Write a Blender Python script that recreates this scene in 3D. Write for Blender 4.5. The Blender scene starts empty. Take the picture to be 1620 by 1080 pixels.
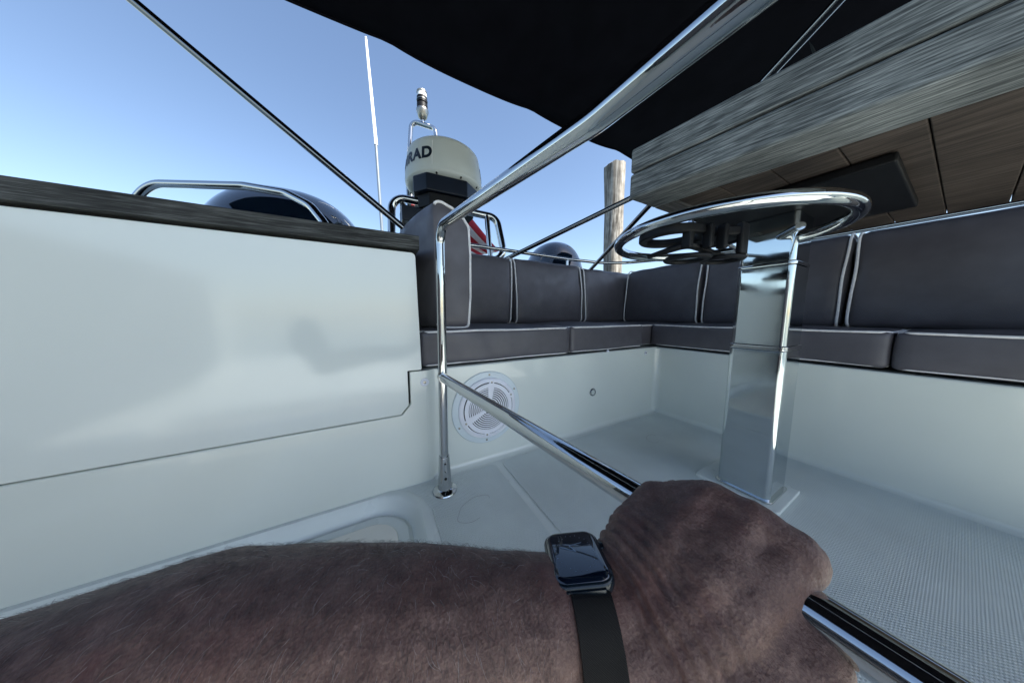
import bpy, bmesh, math, random
from mathutils import Vector as V, Matrix, noise
random.seed(7)
S = bpy.context.scene
COL = S.collection
# ------------------------------------------------------------------ camera
cam_d = bpy.data.cameras.new("camera"); cam = bpy.data.objects.new("camera", cam_d); COL.objects.link(cam)
cam_d.sensor_width = 36; cam_d.lens = 390.0/1620*36; cam_d.clip_start = 0.01; cam_d.clip_end = 6000
YAW, PITCH = math.radians(28.6), math.radians(5.9)
cam.location = (0, 0, .53); cam.rotation_euler = (math.pi/2-PITCH, 0, -YAW)
S.camera = cam
# ------------------------------------------------------------------ light
SUN_AZ, SUN_EL = math.radians(150), math.radians(50)
w = bpy.data.worlds.new("World"); S.world = w; w.use_nodes = True
nt = w.node_tree; nt.nodes.clear()
sky = nt.nodes.new('ShaderNodeTexSky'); sky.sky_type = 'NISHITA'; sky.sun_disc = False
sky.sun_elevation = SUN_EL; sky.sun_rotation = SUN_AZ; sky.altitude = 0; sky.air_density = 1.0; sky.dust_density = .9; sky.ozone_density = 1.2
bg = nt.nodes.new('ShaderNodeBackground'); bg.inputs[1].default_value = .10
wo = nt.nodes.new('ShaderNodeOutputWorld'); nt.links.new(sky.outputs[0], bg.inputs[0]); nt.links.new(bg.outputs[0], wo.inputs[0])
sd = bpy.data.lights.new("sun", 'SUN'); sd.energy = 5.0; sd.angle = math.radians(.5); sd.color = (1, .95, .87)
sun = bpy.data.objects.new("sun", sd); COL.objects.link(sun)
sdir = V((math.sin(SUN_AZ)*math.cos(SUN_EL), math.cos(SUN_AZ)*math.cos(SUN_EL), math.sin(SUN_EL)))
sun.rotation_euler = sdir.to_track_quat('Z', 'Y').to_euler(); sun.location = sdir*20
S.view_settings.view_transform = 'Standard'; S.view_settings.look = 'None'; S.view_settings.gamma = 1
S.view_settings.use_curve_mapping = False; S.view_settings.exposure = 1.38
S.render.engine = 'CYCLES'; S.cycles.max_bounces = 10; S.cycles.diffuse_bounces = 6; S.cycles.glossy_bounces = 6
# ------------------------------------------------------------------ materials
def mat(name, col, rough=.5, metal=0, coat=0, var=0, vscale=8, bump=0, bscale=200, spec=.5, stretch=None, rvar=0, dark=None, sheen=0, detail=4, sss=0, bdist=.001):
    m = bpy.data.materials.new(name); m.use_nodes = True; n = m.node_tree; L = n.links
    b = n.nodes['Principled BSDF']; b.inputs['Base Color'].default_value = (*col, 1)
    b.inputs['Roughness'].default_value = rough; b.inputs['Metallic'].default_value = metal
    b.inputs['Coat Weight'].default_value = coat; b.inputs['Coat Roughness'].default_value = .04
    b.inputs['Specular IOR Level'].default_value = spec
    if sss: b.inputs['Subsurface Weight'].default_value = sss; b.inputs['Subsurface Radius'].default_value = (.006, .003, .002); b.inputs['Subsurface Scale'].default_value = 1
    tc = n.nodes.new('ShaderNodeTexCoord'); mp = n.nodes.new('ShaderNodeMapping'); L.new(tc.outputs['Object'], mp.inputs[0])
    if stretch: mp.inputs['Scale'].default_value = stretch
    if var:
        t = n.nodes.new('ShaderNodeTexNoise'); t.inputs['Scale'].default_value = vscale; t.inputs['Detail'].default_value = detail
        L.new(mp.outputs[0], t.inputs['Vector'])
        r = n.nodes.new('ShaderNodeValToRGB'); r.color_ramp.elements[0].position = .3; r.color_ramp.elements[1].position = .7
        d = dark if dark else tuple(c*(1-var) for c in col)
        r.color_ramp.elements[0].color = (*d, 1); r.color_ramp.elements[1].color = (*[min(1, c*(1+var*.4)) for c in col], 1)
        L.new(t.outputs[0], r.inputs[0]); L.new(r.outputs[0], b.inputs['Base Color'])
    if rvar:
        t2 = n.nodes.new('ShaderNodeTexNoise'); t2.inputs['Scale'].default_value = 14; t2.inputs['Detail'].default_value = 6
        L.new(tc.outputs['Object'], t2.inputs['Vector'])
        mr = n.nodes.new('ShaderNodeMapRange'); mr.inputs[1].default_value = .35; mr.inputs[2].default_value = .7
        mr.inputs[3].default_value = max(0, rough-rvar*.3); mr.inputs[4].default_value = rough+rvar
        L.new(t2.outputs[0], mr.inputs[0]); L.new(mr.outputs[0], b.inputs['Roughness'])
    if bump:
        t3 = n.nodes.new('ShaderNodeTexNoise'); t3.inputs['Scale'].default_value = bscale; t3.inputs['Detail'].default_value = 3
        L.new(mp.outputs[0], t3.inputs['Vector'])
        bu = n.nodes.new('ShaderNodeBump'); bu.inputs['Strength'].default_value = bump; bu.inputs['Distance'].default_value = bdist
        L.new(t3.outputs[0], bu.inputs['Height']); L.new(bu.outputs[0], b.inputs['Normal'])
    return m
GEL = mat("gelcoat", (.76, .80, .74), .16, coat=.6, var=.05, vscale=3, bump=.25, bscale=5, rvar=.1, bdist=.004)
GELP = mat("gelcoat_panel", (.77, .81, .76), .12, coat=.8, var=.03, vscale=2, bump=.3, bscale=4, rvar=.06, bdist=.004)
CHROME = mat("polished_steel", (.54, .55, .55), .035, metal=1, rvar=.10, bump=.06, bscale=90)
STRUTM = mat("canopy_reflection_steel", (.24, .245, .25), .05, metal=1, rvar=.10)  # polished steel with the black canopy's reflection put into its base colour
COLST = mat("polished_column_steel", (.55, .60, .62), .05, metal=1, rvar=.09)
VINYL = mat("charcoal_vinyl", (.100, .094, .106), .38, var=.13, vscale=22, bump=.35, bscale=420, rvar=.16, bdist=.0006)
PIPE = mat("piping_vinyl", (.86, .84, .82), .5, var=.15, vscale=60)
BLACKC = mat("canopy_cloth", (.006, .006, .009), .95, spec=.1, var=.3, vscale=6, bump=.3, bscale=900)
BLACKP = mat("black_plastic", (.005, .0055, .007), .5, spec=.25, var=.3, vscale=30, bump=.1, bscale=200)
COWL = mat("gloss_black_paint", (.004, .010, .020), .05, coat=1, rvar=.04)
NAVY = mat("dark_bracket_paint", (.006, .011, .022), .35, spec=.3, var=.2, vscale=10)
RADW = mat("radar_shell", (.60, .64, .60), .38, var=.08, vscale=4, bump=.1, bscale=60)
GELP.node_tree.nodes['Principled BSDF'].inputs['Coat Roughness'].default_value = .12
WHITE = mat("white_plastic", (.88, .89, .95), .4, var=.05, vscale=20)
FLANGE = mat("frosted_flange", (.70, .78, .81), .25, var=.06, vscale=10)
DARK = mat("dark_cavity", (.01, .012, .012), .9, var=.2)
FLOOR = mat("deck_gelcoat", (.75, .795, .76), .30, var=.10, vscale=5, bump=.2, bscale=30, rvar=.15)
CREAM = mat("cream_light_patch", (.86, .83, .74), .15, coat=.5, var=.06, vscale=12, bump=.3, bscale=14, bdist=.004)  # pale tone stands for the patch of light in the floor recess
RED = mat("red_print", (.45, .02, .03), .6, var=.1)
REDP = mat("red_plastic", (.5, .03, .03), .5, var=.1)
INK = mat("navy_lettering", (.006, .012, .022), .4, var=.1)
SCREWM = mat("screw_steel", (.35, .34, .30), .25, metal=1, rvar=.2)
GLASS = mat("watch_glass", (.004, .008, .018), .05, coat=.45, spec=.6, rvar=.03)
WCASE = mat("watch_case_paint", (.006, .012, .018), .22, var=.2)
WHITEP = mat("white_gloss_paint", (.85, .87, .88), .25, var=.05)
GREYP = mat("grey_gloss_paint", (.16, .20, .24), .3, var=.1)
LENS = mat("clear_lens", (.75, .78, .76), .08, spec=.8, var=.1, vscale=30)
HAIRM = mat("arm_hair", (.10, .085, .08), .4, var=.4, vscale=40)
HAIRL = mat("pale_arm_hair", (.60, .56, .54), .35, var=.2, vscale=40)
CLOTH = mat("shirt_cloth", (.03, .035, .05), .9, var=.2, bump=.3, bscale=600)

def nonskid():
    m = mat("nonskid_deck", (.69, .745, .72), .45, var=.10, vscale=6)
    n = m.node_tree; L = n.links; b = n.nodes['Principled BSDF']; tc = n.nodes['Texture Coordinate']
    mp = n.nodes.new('ShaderNodeMapping'); mp.inputs['Rotation'].default_value = (0, 0, math.radians(45)); L.new(tc.outputs['Object'], mp.inputs[0])
    hs = []
    for bd in ('X', 'Y'):
        wv = n.nodes.new('ShaderNodeTexWave'); wv.bands_direction = bd; wv.inputs['Scale'].default_value = 62; L.new(mp.outputs[0], wv.inputs['Vector']); hs.append(wv)
    mx = n.nodes.new('ShaderNodeMath'); mx.operation = 'MULTIPLY'; L.new(hs[0].outputs['Fac'], mx.inputs[0]); L.new(hs[1].outputs['Fac'], mx.inputs[1])
    bu = n.nodes.new('ShaderNodeBump'); bu.inputs['Strength'].default_value = .7; bu.inputs['Distance'].default_value = .0016
    L.new(mx.outputs[0], bu.inputs['Height']); L.new(bu.outputs[0], b.inputs['Normal'])
    return m
NONSKID = nonskid()

def wood(name, c1, c2, c3, stretch, rough=.75, bs=.5):
    m = bpy.data.materials.new(name); m.use_nodes = True; n = m.node_tree; L = n.links; b = n.nodes['Principled BSDF']
    b.inputs['Roughness'].default_value = rough; b.inputs['Specular IOR Level'].default_value = .3
    tc = n.nodes.new('ShaderNodeTexCoord'); mp = n.nodes.new('ShaderNodeMapping'); mp.inputs['Scale'].default_value = stretch
    L.new(tc.outputs['Object'], mp.inputs[0])
    a = n.nodes.new('ShaderNodeTexNoise'); a.inputs['Scale'].default_value = 1; a.inputs['Detail'].default_value = 8; a.inputs['Roughness'].default_value = .65
    L.new(mp.outputs[0], a.inputs['Vector'])
    r = n.nodes.new('ShaderNodeValToRGB'); e = r.color_ramp.elements
    e[0].position = .38; e[0].color = (*c1, 1); e[1].position = .62; e[1].color = (*c3, 1); k = e.new(.5); k.color = (*c2, 1)
    L.new(a.outputs[0], r.inputs[0])
    t = n.nodes.new('ShaderNodeTexNoise'); t.inputs['Scale'].default_value = 9; t.inputs['Detail'].default_value = 4; L.new(tc.outputs['Object'], t.inputs['Vector'])
    mr = n.nodes.new('ShaderNodeMapRange'); mr.inputs[1].default_value = .35; mr.inputs[2].default_value = .65; mr.inputs[3].default_value = .72; mr.inputs[4].default_value = 1.12
    L.new(t.outputs[0], mr.inputs[0])
    mx = n.nodes.new('ShaderNodeVectorMath'); mx.operation = 'SCALE'; L.new(r.outputs[0], mx.inputs[0]); L.new(mr.outputs[0], mx.inputs['Scale'])
    L.new(mx.outputs[0], b.inputs['Base Color'])
    bu = n.nodes.new('ShaderNodeBump'); bu.inputs['Strength'].default_value = bs; bu.inputs['Distance'].default_value = .0012
    L.new(a.outputs[0], bu.inputs['Height']); L.new(bu.outputs[0], b.inputs['Normal'])
    return m
TEAK = wood("weathered_teak", (.06, .068, .07), (.155, .17, .172), (.31, .33, .325), (380, 3.2, 380))
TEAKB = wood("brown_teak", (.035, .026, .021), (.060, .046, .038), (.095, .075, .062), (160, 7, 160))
TEAKX = wood("weathered_teak_cross", (.06, .055, .05), (.12, .115, .11), (.19, .18, .17), (7, 200, 200))
TOPW = wood("dark_slatted_wood", (.018, .019, .018), (.045, .047, .044), (.11, .115, .11), (10, 220, 220), .7)
_m = TEAK.node_tree.nodes['Mapping']; _m.vector_type = 'TEXTURE'; _m.inputs['Rotation'].default_value = (0, 0, math.atan(.153)); _m.inputs['Scale'].default_value = (1/460, 1/20, 1/460)
PILE = wood("weathered_pile_wood", (.09, .08, .065), (.24, .22, .19), (.41, .39, .345), (40, 40, 1.6), .9, .9)

def flagmat():
    m = bpy.data.materials.new("flag_cloth"); m.use_nodes = True; n = m.node_tree; L = n.links; b = n.nodes['Principled BSDF']
    b.inputs['Roughness'].default_value = .8
    uv = n.nodes.new('ShaderNodeUVMap'); sp = n.nodes.new('ShaderNodeSeparateXYZ'); L.new(uv.outputs[0], sp.inputs[0])
    m1 = n.nodes.new('ShaderNodeMath'); m1.operation = 'MULTIPLY'; m1.inputs[1].default_value = 3.4; L.new(sp.outputs[1], m1.inputs[0])
    m2 = n.nodes.new('ShaderNodeMath'); m2.operation = 'FRACT'; L.new(m1.outputs[0], m2.inputs[0])
    m3 = n.nodes.new('ShaderNodeMath'); m3.operation = 'LESS_THAN'; m3.inputs[1].default_value = .5; L.new(m2.outputs[0], m3.inputs[0])
    mx = n.nodes.new('ShaderNodeMix'); mx.data_type = 'RGBA'; mx.inputs['A'].default_value = (.78, .78, .8, 1); mx.inputs['B'].default_value = (.42, .02, .04, 1)
    L.new(m3.outputs[0], mx.inputs['Factor'])
    c1 = n.nodes.new('ShaderNodeMath'); c1.operation = 'LESS_THAN'; c1.inputs[1].default_value = .28; L.new(sp.outputs[0], c1.inputs[0])
    c2 = n.nodes.new('ShaderNodeMath'); c2.operation = 'LESS_THAN'; c2.inputs[1].default_value = .538; L.new(sp.outputs[1], c2.inputs[0])
    c3 = n.nodes.new('ShaderNodeMath'); c3.operation = 'MULTIPLY'; L.new(c1.outputs[0], c3.inputs[0]); L.new(c2.outputs[0], c3.inputs[1])
    my = n.nodes.new('ShaderNodeMix'); my.data_type = 'RGBA'; L.new(c3.outputs[0], my.inputs['Factor']); L.new(mx.outputs['Result'], my.inputs['A'])
    my.inputs['B'].default_value = (.02, .03, .12, 1); L.new(my.outputs['Result'], b.inputs['Base Color'])
    return m
FLAG = flagmat()

def skinmat():
    m = bpy.data.materials.new("tanned_skin"); m.use_nodes = True; n = m.node_tree; L = n.links; b = n.nodes['Principled BSDF']
    b.inputs['Roughness'].default_value = .5; b.inputs['Specular IOR Level'].default_value = .35
    b.inputs['Subsurface Weight'].default_value = .12; b.inputs['Subsurface Radius'].default_value = (.006, .002, .001); b.inputs['Subsurface Scale'].default_value = 1
    tc = n.nodes.new('ShaderNodeTexCoord')
    def nz(s, d, r=.6, mp=None):
        t = n.nodes.new('ShaderNodeTexNoise'); t.inputs['Scale'].default_value = s; t.inputs['Detail'].default_value = d; t.inputs['Roughness'].default_value = r
        L.new((mp or tc).outputs['Object' if mp is None else 0], t.inputs['Vector']); return t
    a = nz(75, 8, .7); c = nz(620, 5); f = nz(16, 4)
    r = n.nodes.new('ShaderNodeValToRGB'); e = r.color_ramp.elements
    e[0].position = .28; e[0].color = (.062, .030, .026, 1); e[1].position = .72; e[1].color = (.29, .185, .150, 1); k = e.new(.5); k.color = (.155, .088, .072, 1)
    ad = n.nodes.new('ShaderNodeMath'); ad.operation = 'MULTIPLY_ADD'; ad.inputs[1].default_value = .35; L.new(c.outputs[0], ad.inputs[0]); 
    sb = n.nodes.new('ShaderNodeMath'); sb.operation = 'MULTIPLY_ADD'; sb.inputs[1].default_value = .65; sb.inputs[2].default_value = 0; L.new(a.outputs[0], sb.inputs[0]); L.new(sb.outputs[0], ad.inputs[2])
    L.new(ad.outputs[0], r.inputs[0])
    rr = n.nodes.new('ShaderNodeMix'); rr.data_type = 'RGBA'; rr.blend_type = 'MIX'
    mr = n.nodes.new('ShaderNodeMapRange'); mr.inputs[1].default_value = .52; mr.inputs[2].default_value = .72; mr.inputs[3].default_value = 0; mr.inputs[4].default_value = .45; L.new(f.outputs[0], mr.inputs[0])
    L.new(mr.outputs[0], rr.inputs['Factor']); L.new(r.outputs[0], rr.inputs['A']); rr.inputs['B'].default_value = (.165, .060, .056, 1)
    L.new(rr.outputs['Result'], b.inputs['Base Color'])
    mp = n.nodes.new('ShaderNodeMapping'); mp.inputs['Scale'].default_value = (900, 170, 220); L.new(tc.outputs['Object'], mp.inputs[0])
    g = nz(1, 5, .6, mp); v = n.nodes.new('ShaderNodeTexVoronoi'); v.inputs['Scale'].default_value = 620; L.new(tc.outputs['Object'], v.inputs['Vector'])
    s1 = n.nodes.new('ShaderNodeMath'); s1.operation = 'MULTIPLY_ADD'; s1.inputs[1].default_value = .35; L.new(v.outputs['Distance'], s1.inputs[0]); L.new(g.outputs[0], s1.inputs[2])
    s2 = n.nodes.new('ShaderNodeMath'); s2.operation = 'MULTIPLY_ADD'; s2.inputs[1].default_value = 1.0; L.new(c.outputs[0], s2.inputs[0]); L.new(s1.outputs[0], s2.inputs[2])
    bu = n.nodes.new('ShaderNodeBump'); bu.inputs['Strength'].default_value = .65; bu.inputs['Distance'].default_value = .0009
    L.new(s2.outputs[0], bu.inputs['Height']); L.new(bu.outputs[0], b.inputs['Normal'])
    return m
SKIN = skinmat()

def meshband():
    m = mat("steel_mesh_band", (.012, .014, .018), .35, metal=.7)
    n = m.node_tree; L = n.links; b = n.nodes['Principled BSDF']; uv = n.nodes.new('ShaderNodeUVMap')
    mp = n.nodes.new('ShaderNodeMapping'); mp.inputs['Rotation'].default_value = (0, 0, math.radians(45)); L.new(uv.outputs[0], mp.inputs[0])
    ws = []
    for bd in ('X', 'Y'):
        wv = n.nodes.new('ShaderNodeTexWave'); wv.bands_direction = bd; wv.inputs['Scale'].default_value = 5.2; L.new(mp.outputs[0], wv.inputs['Vector']); ws.append(wv)
    mx = n.nodes.new('ShaderNodeMath'); mx.operation = 'MULTIPLY'; L.new(ws[0].outputs['Fac'], mx.inputs[0]); L.new(ws[1].outputs['Fac'], mx.inputs[1])
    bu = n.nodes.new('ShaderNodeBump'); bu.inputs['Strength'].default_value = 1; bu.inputs['Distance'].default_value = .0006
    L.new(mx.outputs[0], bu.inputs['Height']); L.new(bu.outputs[0], b.inputs['Normal'])
    r = n.nodes.new('ShaderNodeValToRGB'); r.color_ramp.elements[0].position = .25; r.color_ramp.elements[0].color = (.002, .002, .003, 1)
    r.color_ramp.elements[1].position = .9; r.color_ramp.elements[1].color = (.05, .055, .065, 1); L.new(mx.outputs[0], r.inputs[0]); L.new(r.outputs[0], b.inputs['Base Color'])
    return m
BAND = meshband()

def watermat():
    m = mat("sea_water", (.02, .045, .055), .06, spec=.6)
    n = m.node_tree; L = n.links; b = n.nodes['Principled BSDF']; tc = n.nodes['Texture Coordinate']
    t = n.nodes.new('ShaderNodeTexNoise'); t.inputs['Scale'].default_value = 2.2; t.inputs['Detail'].default_value = 6; L.new(tc.outputs['Object'], t.inputs['Vector'])
    bu = n.nodes.new('ShaderNodeBump'); bu.inputs['Strength'].default_value = .6; bu.inputs['Distance'].default_value = .08
    L.new(t.outputs[0], bu.inputs['Height']); L.new(bu.outputs[0], b.inputs['Normal']); return m
WATER = watermat()

# ------------------------------------------------------------------ helpers
def link(o, parent=None):
    COL.objects.link(o)
    if parent: o.parent = parent
    return o
def tag(o, label=None, cat=None, group=None, kind=None):
    if label: o['label'] = label
    if cat: o['category'] = cat
    if group: o['group'] = group
    if kind: o['kind'] = kind
    return o
class MB:
    def __init__(s): s.v = []; s.f = []
    def add(s, vf):
        k = len(s.v); s.v += [V(p) for p in vf[0]]; s.f += [tuple(i+k for i in f) for f in vf[1]]; return s
    def build(s, name, m, parent=None, smooth=True, sharp=None, uv=None):
        me = bpy.data.meshes.new(name); me.from_pydata([tuple(p) for p in s.v], [], s.f); me.update()
        bm = bmesh.new(); bm.from_mesh(me); bmesh.ops.recalc_face_normals(bm, faces=bm.faces[:]); bm.to_mesh(me); bm.free()
        if smooth: me.shade_smooth()
        if smooth and sharp is not None: me.set_sharp_from_angle(angle=math.radians(sharp))
        for mm in (m if isinstance(m, (list, tuple)) else [m]): me.materials.append(mm)
        return link(bpy.data.objects.new(name, me), parent)
def part(name, vf, m, parent=None, smooth=True, sharp=40): return MB().add(vf).build(name, m, parent, smooth, sharp)
def empty(name, loc=(0, 0, 0)):
    o = bpy.data.objects.new(name, None); o.location = loc; o.empty_display_size = .05; return link(o)
def thing(name, loc, label, cat, group=None):
    """Empty at the base; parts are given in world coordinates and kept there."""
    o = empty(name, loc); tag(o, label, cat, group); return o
def settle(root):
    """keep world-space part meshes in place under a moved root"""
    for c in root.children:
        c.matrix_parent_inverse = Matrix.Translation(root.location).inverted()

def fillet(pts, r, n=8, closed=False):
    pts = [V(p) for p in pts]; out = []; N = len(pts)
    for i in range(N):
        if not closed and i in (0, N-1): out.append(pts[i]); continue
        p, a, b = pts[i], pts[i-1], pts[(i+1) % N]
        rr = r[i] if isinstance(r, (list, tuple)) else r
        da, db = (a-p), (b-p); ang = da.angle(db)
        if rr <= 0 or ang > 3.1: out.append(p); continue
        t = min(rr/math.tan(ang/2), da.length*.48, db.length*.48)
        s, e = p+da.normalized()*t, p+db.normalized()*t
        for k in range(n+1):
            u = k/n; out.append(s*(1-u)**2+p*2*u*(1-u)+e*u*u) if False else out.append(_arc(s, p, e, u, ang))
    return out
def _arc(s, p, e, u, ang):
    # circular-ish arc through a rational quadratic
    w_ = math.sin(ang/2); a = (1-u)**2; b = 2*u*(1-u)*w_; c = u*u
    return (s*a+p*b+e*c)/(a+b+c)
def tube(pts, r, seg=16, closed=False, cap=True, squash=1):
    pts = [V(p) for p in pts]; N = len(pts); vs = []; fs = []
    def tan(i):
        if closed: return (pts[(i+1) % N]-pts[i-1]).normalized()
        return (pts[min(i+1, N-1)]-pts[max(i-1, 0)]).normalized()
    t0 = tan(0); nrm = t0.cross(V((0, 0, 1)));
    if nrm.length < .05: nrm = t0.cross(V((0, 1, 0)))
    nrm.normalize()
    for i in range(N):
        t = tan(i); nrm = (nrm-t*nrm.dot(t)).normalized(); bn = t.cross(nrm)
        rr = r[i] if isinstance(r, (list, tuple)) else r
        for k in range(seg):
            a = 2*math.pi*k/seg; vs.append(pts[i]+nrm*math.cos(a)*rr+bn*math.sin(a)*rr*squash)
    M = N if closed else N-1
    for i in range(M):
        j = (i+1) % N
        for k in range(seg):
            l = (k+1) % seg; fs.append((i*seg+k, i*seg+l, j*seg+l, j*seg+k))
    if cap and not closed: fs += [tuple(range(seg))[::-1], tuple((N-1)*seg+k for k in range(seg))]
    return vs, fs
def lathe(prof, c=(0, 0, 0), axis='Z', seg=32):
    c = V(c); vs = []; fs = []
    for r, h in prof:
        for k in range(seg):
            a = 2*math.pi*k/seg; x, y = r*math.cos(a), r*math.sin(a)
            vs.append(c+(V((x, y, h)) if axis == 'Z' else V((x, -h, y)) if axis == 'Y' else V((-h, x, y))))
    for i in range(len(prof)-1):
        for k in range(seg):
            l = (k+1) % seg; fs.append((i*seg+k, i*seg+l, (i+1)*seg+l, (i+1)*seg+k))
    fs.append(tuple(range(seg))); fs.append(tuple((len(prof)-1)*seg+k for k in range(seg)))
    return vs, fs
def box(x0, x1, y0, y1, z0, z1):
    vs = [(x, y, z) for x in (x0, x1) for y in (y0, y1) for z in (z0, z1)]
    return vs, [(0, 1, 3, 2), (4, 6, 7, 5), (0, 4, 5, 1), (2, 3, 7, 6), (0, 2, 6, 4), (1, 5, 7, 3)]
def bevel_obj(o, r, seg=3, ang=30):
    b = o.modifiers.new('bevel', 'BEVEL'); b.width = r; b.segments = seg; b.limit_method = 'ANGLE'; b.angle_limit = math.radians(ang); b.harden_normals = False
    return o
def bbox(name, b, m, parent=None, r=.004, seg=3):
    o = part(name, box(*b), m, parent, True, 60); o.data.shade_smooth(); bm_bevel(o, r, seg); return o
def bm_bevel(o, r, seg=3, ang=40):
    bm = bmesh.new(); bm.from_mesh(o.data)
    es = [e for e in bm.edges if len(e.link_faces) == 2 and e.calc_face_angle() > math.radians(ang)]
    bmesh.ops.bevel(bm, geom=es, offset=r, segments=seg, profile=.5, affect='EDGES', clamp_overlap=True)
    bm.to_mesh(o.data); bm.free(); o.data.shade_smooth(); o.data.set_sharp_from_angle(angle=math.radians(50))
    wn = o.modifiers.new('weighted', 'WEIGHTED_NORMAL'); wn.keep_sharp = True; wn.weight = 100; return o
def prism(outline, a, b, plane='XZ'):
    n = len(outline); vs = []
    for d in (a, b):
        for (p, q) in outline: vs.append((p, d, q) if plane == 'XZ' else (p, q, d) if plane == 'XY' else (d, p, q))
    fs = [tuple(range(n)), tuple(range(n, 2*n))[::-1]]+[(i, (i+1) % n, n+(i+1) % n, n+i) for i in range(n)]
    return vs, fs
def rrect(x0, x1, y0, y1, r, n=6):
    out = []
    for cx, cy, a0 in ((x1-r, y1-r, 0), (x0+r, y1-r, 90), (x0+r, y0+r, 180), (x1-r, y0+r, 270)):
        for k in range(n+1):
            a = math.radians(a0+90*k/n); out.append((cx+r*math.cos(a), cy+r*math.sin(a)))
    return out
def softbox(b, r, puff=(0, 0, 0), n=14, wob=.002, seed=0):
    """upholstered block: rounded edges, faces puffed outwards"""
    x0, x1, y0, y1, z0, z1 = b; c = V(((x0+x1)/2, (y0+y1)/2, (z0+z1)/2)); h = V(((x1-x0)/2, (y1-y0)/2, (z1-z0)/2))
    bm = bmesh.new(); bmesh.ops.create_cube(bm, size=2); bmesh.ops.subdivide_edges(bm, edges=bm.edges[:], cuts=n, use_grid_fill=True)
    for v in bm.verts:
        q = v.co.copy(); s = V([math.copysign(1-(1-abs(t))**1.6, t) for t in q])
        p = V((s.x*h.x, s.y*h.y, s.z*h.z)); inn = V([max(-(h[i]-r), min(h[i]-r, p[i])) for i in range(3)]); d = p-inn
        out = inn+(d.normalized()*r if d.length > 1e-6 else d)
        for i in range(3):
            j, k = (i+1) % 3, (i+2) % 3
            if abs(q[i]) > .999: out[i] += math.copysign(puff[i]*(1-s[j]**2)*(1-s[k]**2), q[i])
        w_ = noise.noise_vector((c+out)*9+V((seed*3.1, 0, 0)))*wob
        v.co = c+out+w_
    bm.normal_update(); me = bpy.data.meshes.new('m'); bm.to_mesh(me); bm.free()
    vs = [v.co.copy() for v in me.vertices]; fs = [tuple(p.vertices) for p in me.polygons]; bpy.data.meshes.remove(me)
    return vs, fs

# ------------------------------------------------------------------ setting: water, boat floor, hull
wv_ = part('water', ([(-3000, -3000, -.5), (3000, -3000, -.5), (3000, 3000, -.5), (-3000, 3000, -.5)], [(0, 1, 2, 3)]), WATER, smooth=False); tag(wv_, kind='structure')

def sd_rrect(x, y, x0, x1, y0, y1, r):
    qx = abs(x-(x0+x1)/2)-(x1-x0)/2+r; qy = abs(y-(y0+y1)/2)-(y1-y0)/2+r
    return math.hypot(max(qx, 0), max(qy, 0))+min(max(qx, qy), 0)-r
def sm(a, b, t):
    t = max(0, min(1, (t-a)/(b-a))); return t*t*(3-2*t)
def floor_z(x, y):
    d = sd_rrect(x, y, -1.0, .098, -.35, .793, .14)
    if d > .012: return 0
    z = .005*sm(.012, .0, d) if d > 0 else .005
    z -= .036*sm(-.016, -.038, d)
    z -= .008*sm(-.034, -.041, d)*sm(-.052, -.045, d)
    return z
vs, fs = [], []
xs = [-1.5, -1.3, -1.2, -1.1]+[-1.05+.005*i for i in range(240)]+[.16]+[.25+.115*i for i in range(13)]
ys = [-2.6+.25*i for i in range(9)]+[-.4+.005*i for i in range(241)]
for x in xs:
    for y in ys: vs.append((x, y, floor_z(x, y)))
ny = len(ys)
for i in range(len(xs)-1):
    for j in range(ny-1): fs.append((i*ny+j, (i+1)*ny+j, (i+1)*ny+j+1, i*ny+j+1))
fl = part('floor', (vs, fs), FLOOR); tag(fl, kind='structure')
light_patch = part('light_patch_panel', prism(rrect(-.93, .020, -.28, .713, .07, 10), -.034, -.0265, 'XY'), CREAM, fl); bm_bevel(light_patch, .002, 2)  # panel shaped as the bright light patch, its glow put into the colour
# non-skid panels moulded proud of the smooth floor
def pad(out, z1=.0035):
    o = part('nonskid_panel', prism(out, .0005, z1, 'XY'), NONSKID, fl); bm_bevel(o, .0016, 2); return o
def inset_poly(pts, r): return [(p.x, p.y) for p in fillet([(a, b, 0) for a, b in pts], r, 6, True)]
pad(inset_poly([(.108, -.35), (.345, -.35), (.345, .765), (.085, .765), (.06, .758), (.108, .66)], .02))
pad(inset_poly([(.37, -.35), (1.325, -.35), (1.325, .765), (.37, .765)], .03))
pad(inset_poly([(-1.2, -2.4), (1.325, -2.4), (1.325, -.38), (-1.2, -.38)], .03))

hull = MB()
hull.add(box(-1.55, 2.12, 1.44, 1.75, -.7, .80)); hull.add(box(1.84, 2.12, -2.7, 1.437, -.7, .80)); hull.add(box(-1.80, -1.52, -2.7, 1.437, -.7, .80))
hull.add(box(-1.517, 1.837, -2.7, 1.437, -.7, -.06))
ho = hull.build('boat_hull', GEL, None, True, 40); bm_bevel(ho, .02, 4)
tag(ho, 'white fibreglass hull and coaming of the boat around the cockpit', 'boat hull')
pc = part('added_dark_block', softbox((-1.50, -1.24, -1.6, .74, .05, .88), .04, (.01, 0, .01)), VINYL)  # unseen block, added so the chrome and column reflect something dark
tag(pc, 'added dark cushion block out of view at left, for the steel to reflect', 'cushion')

# ------------------------------------------------------------------ seat base
sb = thing('settee_base', (.75, .9, 0), 'white fibreglass seat base with round speaker below the grey cushions', 'seat base')
o = part('front_wall', box(.136, 1.375, .800, 1.30, -.02, .362), GEL, sb); bm_bevel(o, .006, 4)
o = part('wing_wall', box(1.345, 1.80, -.9, .86, -.02, .3605), GEL, sb); bm_bevel(o, .006, 4)
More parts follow.
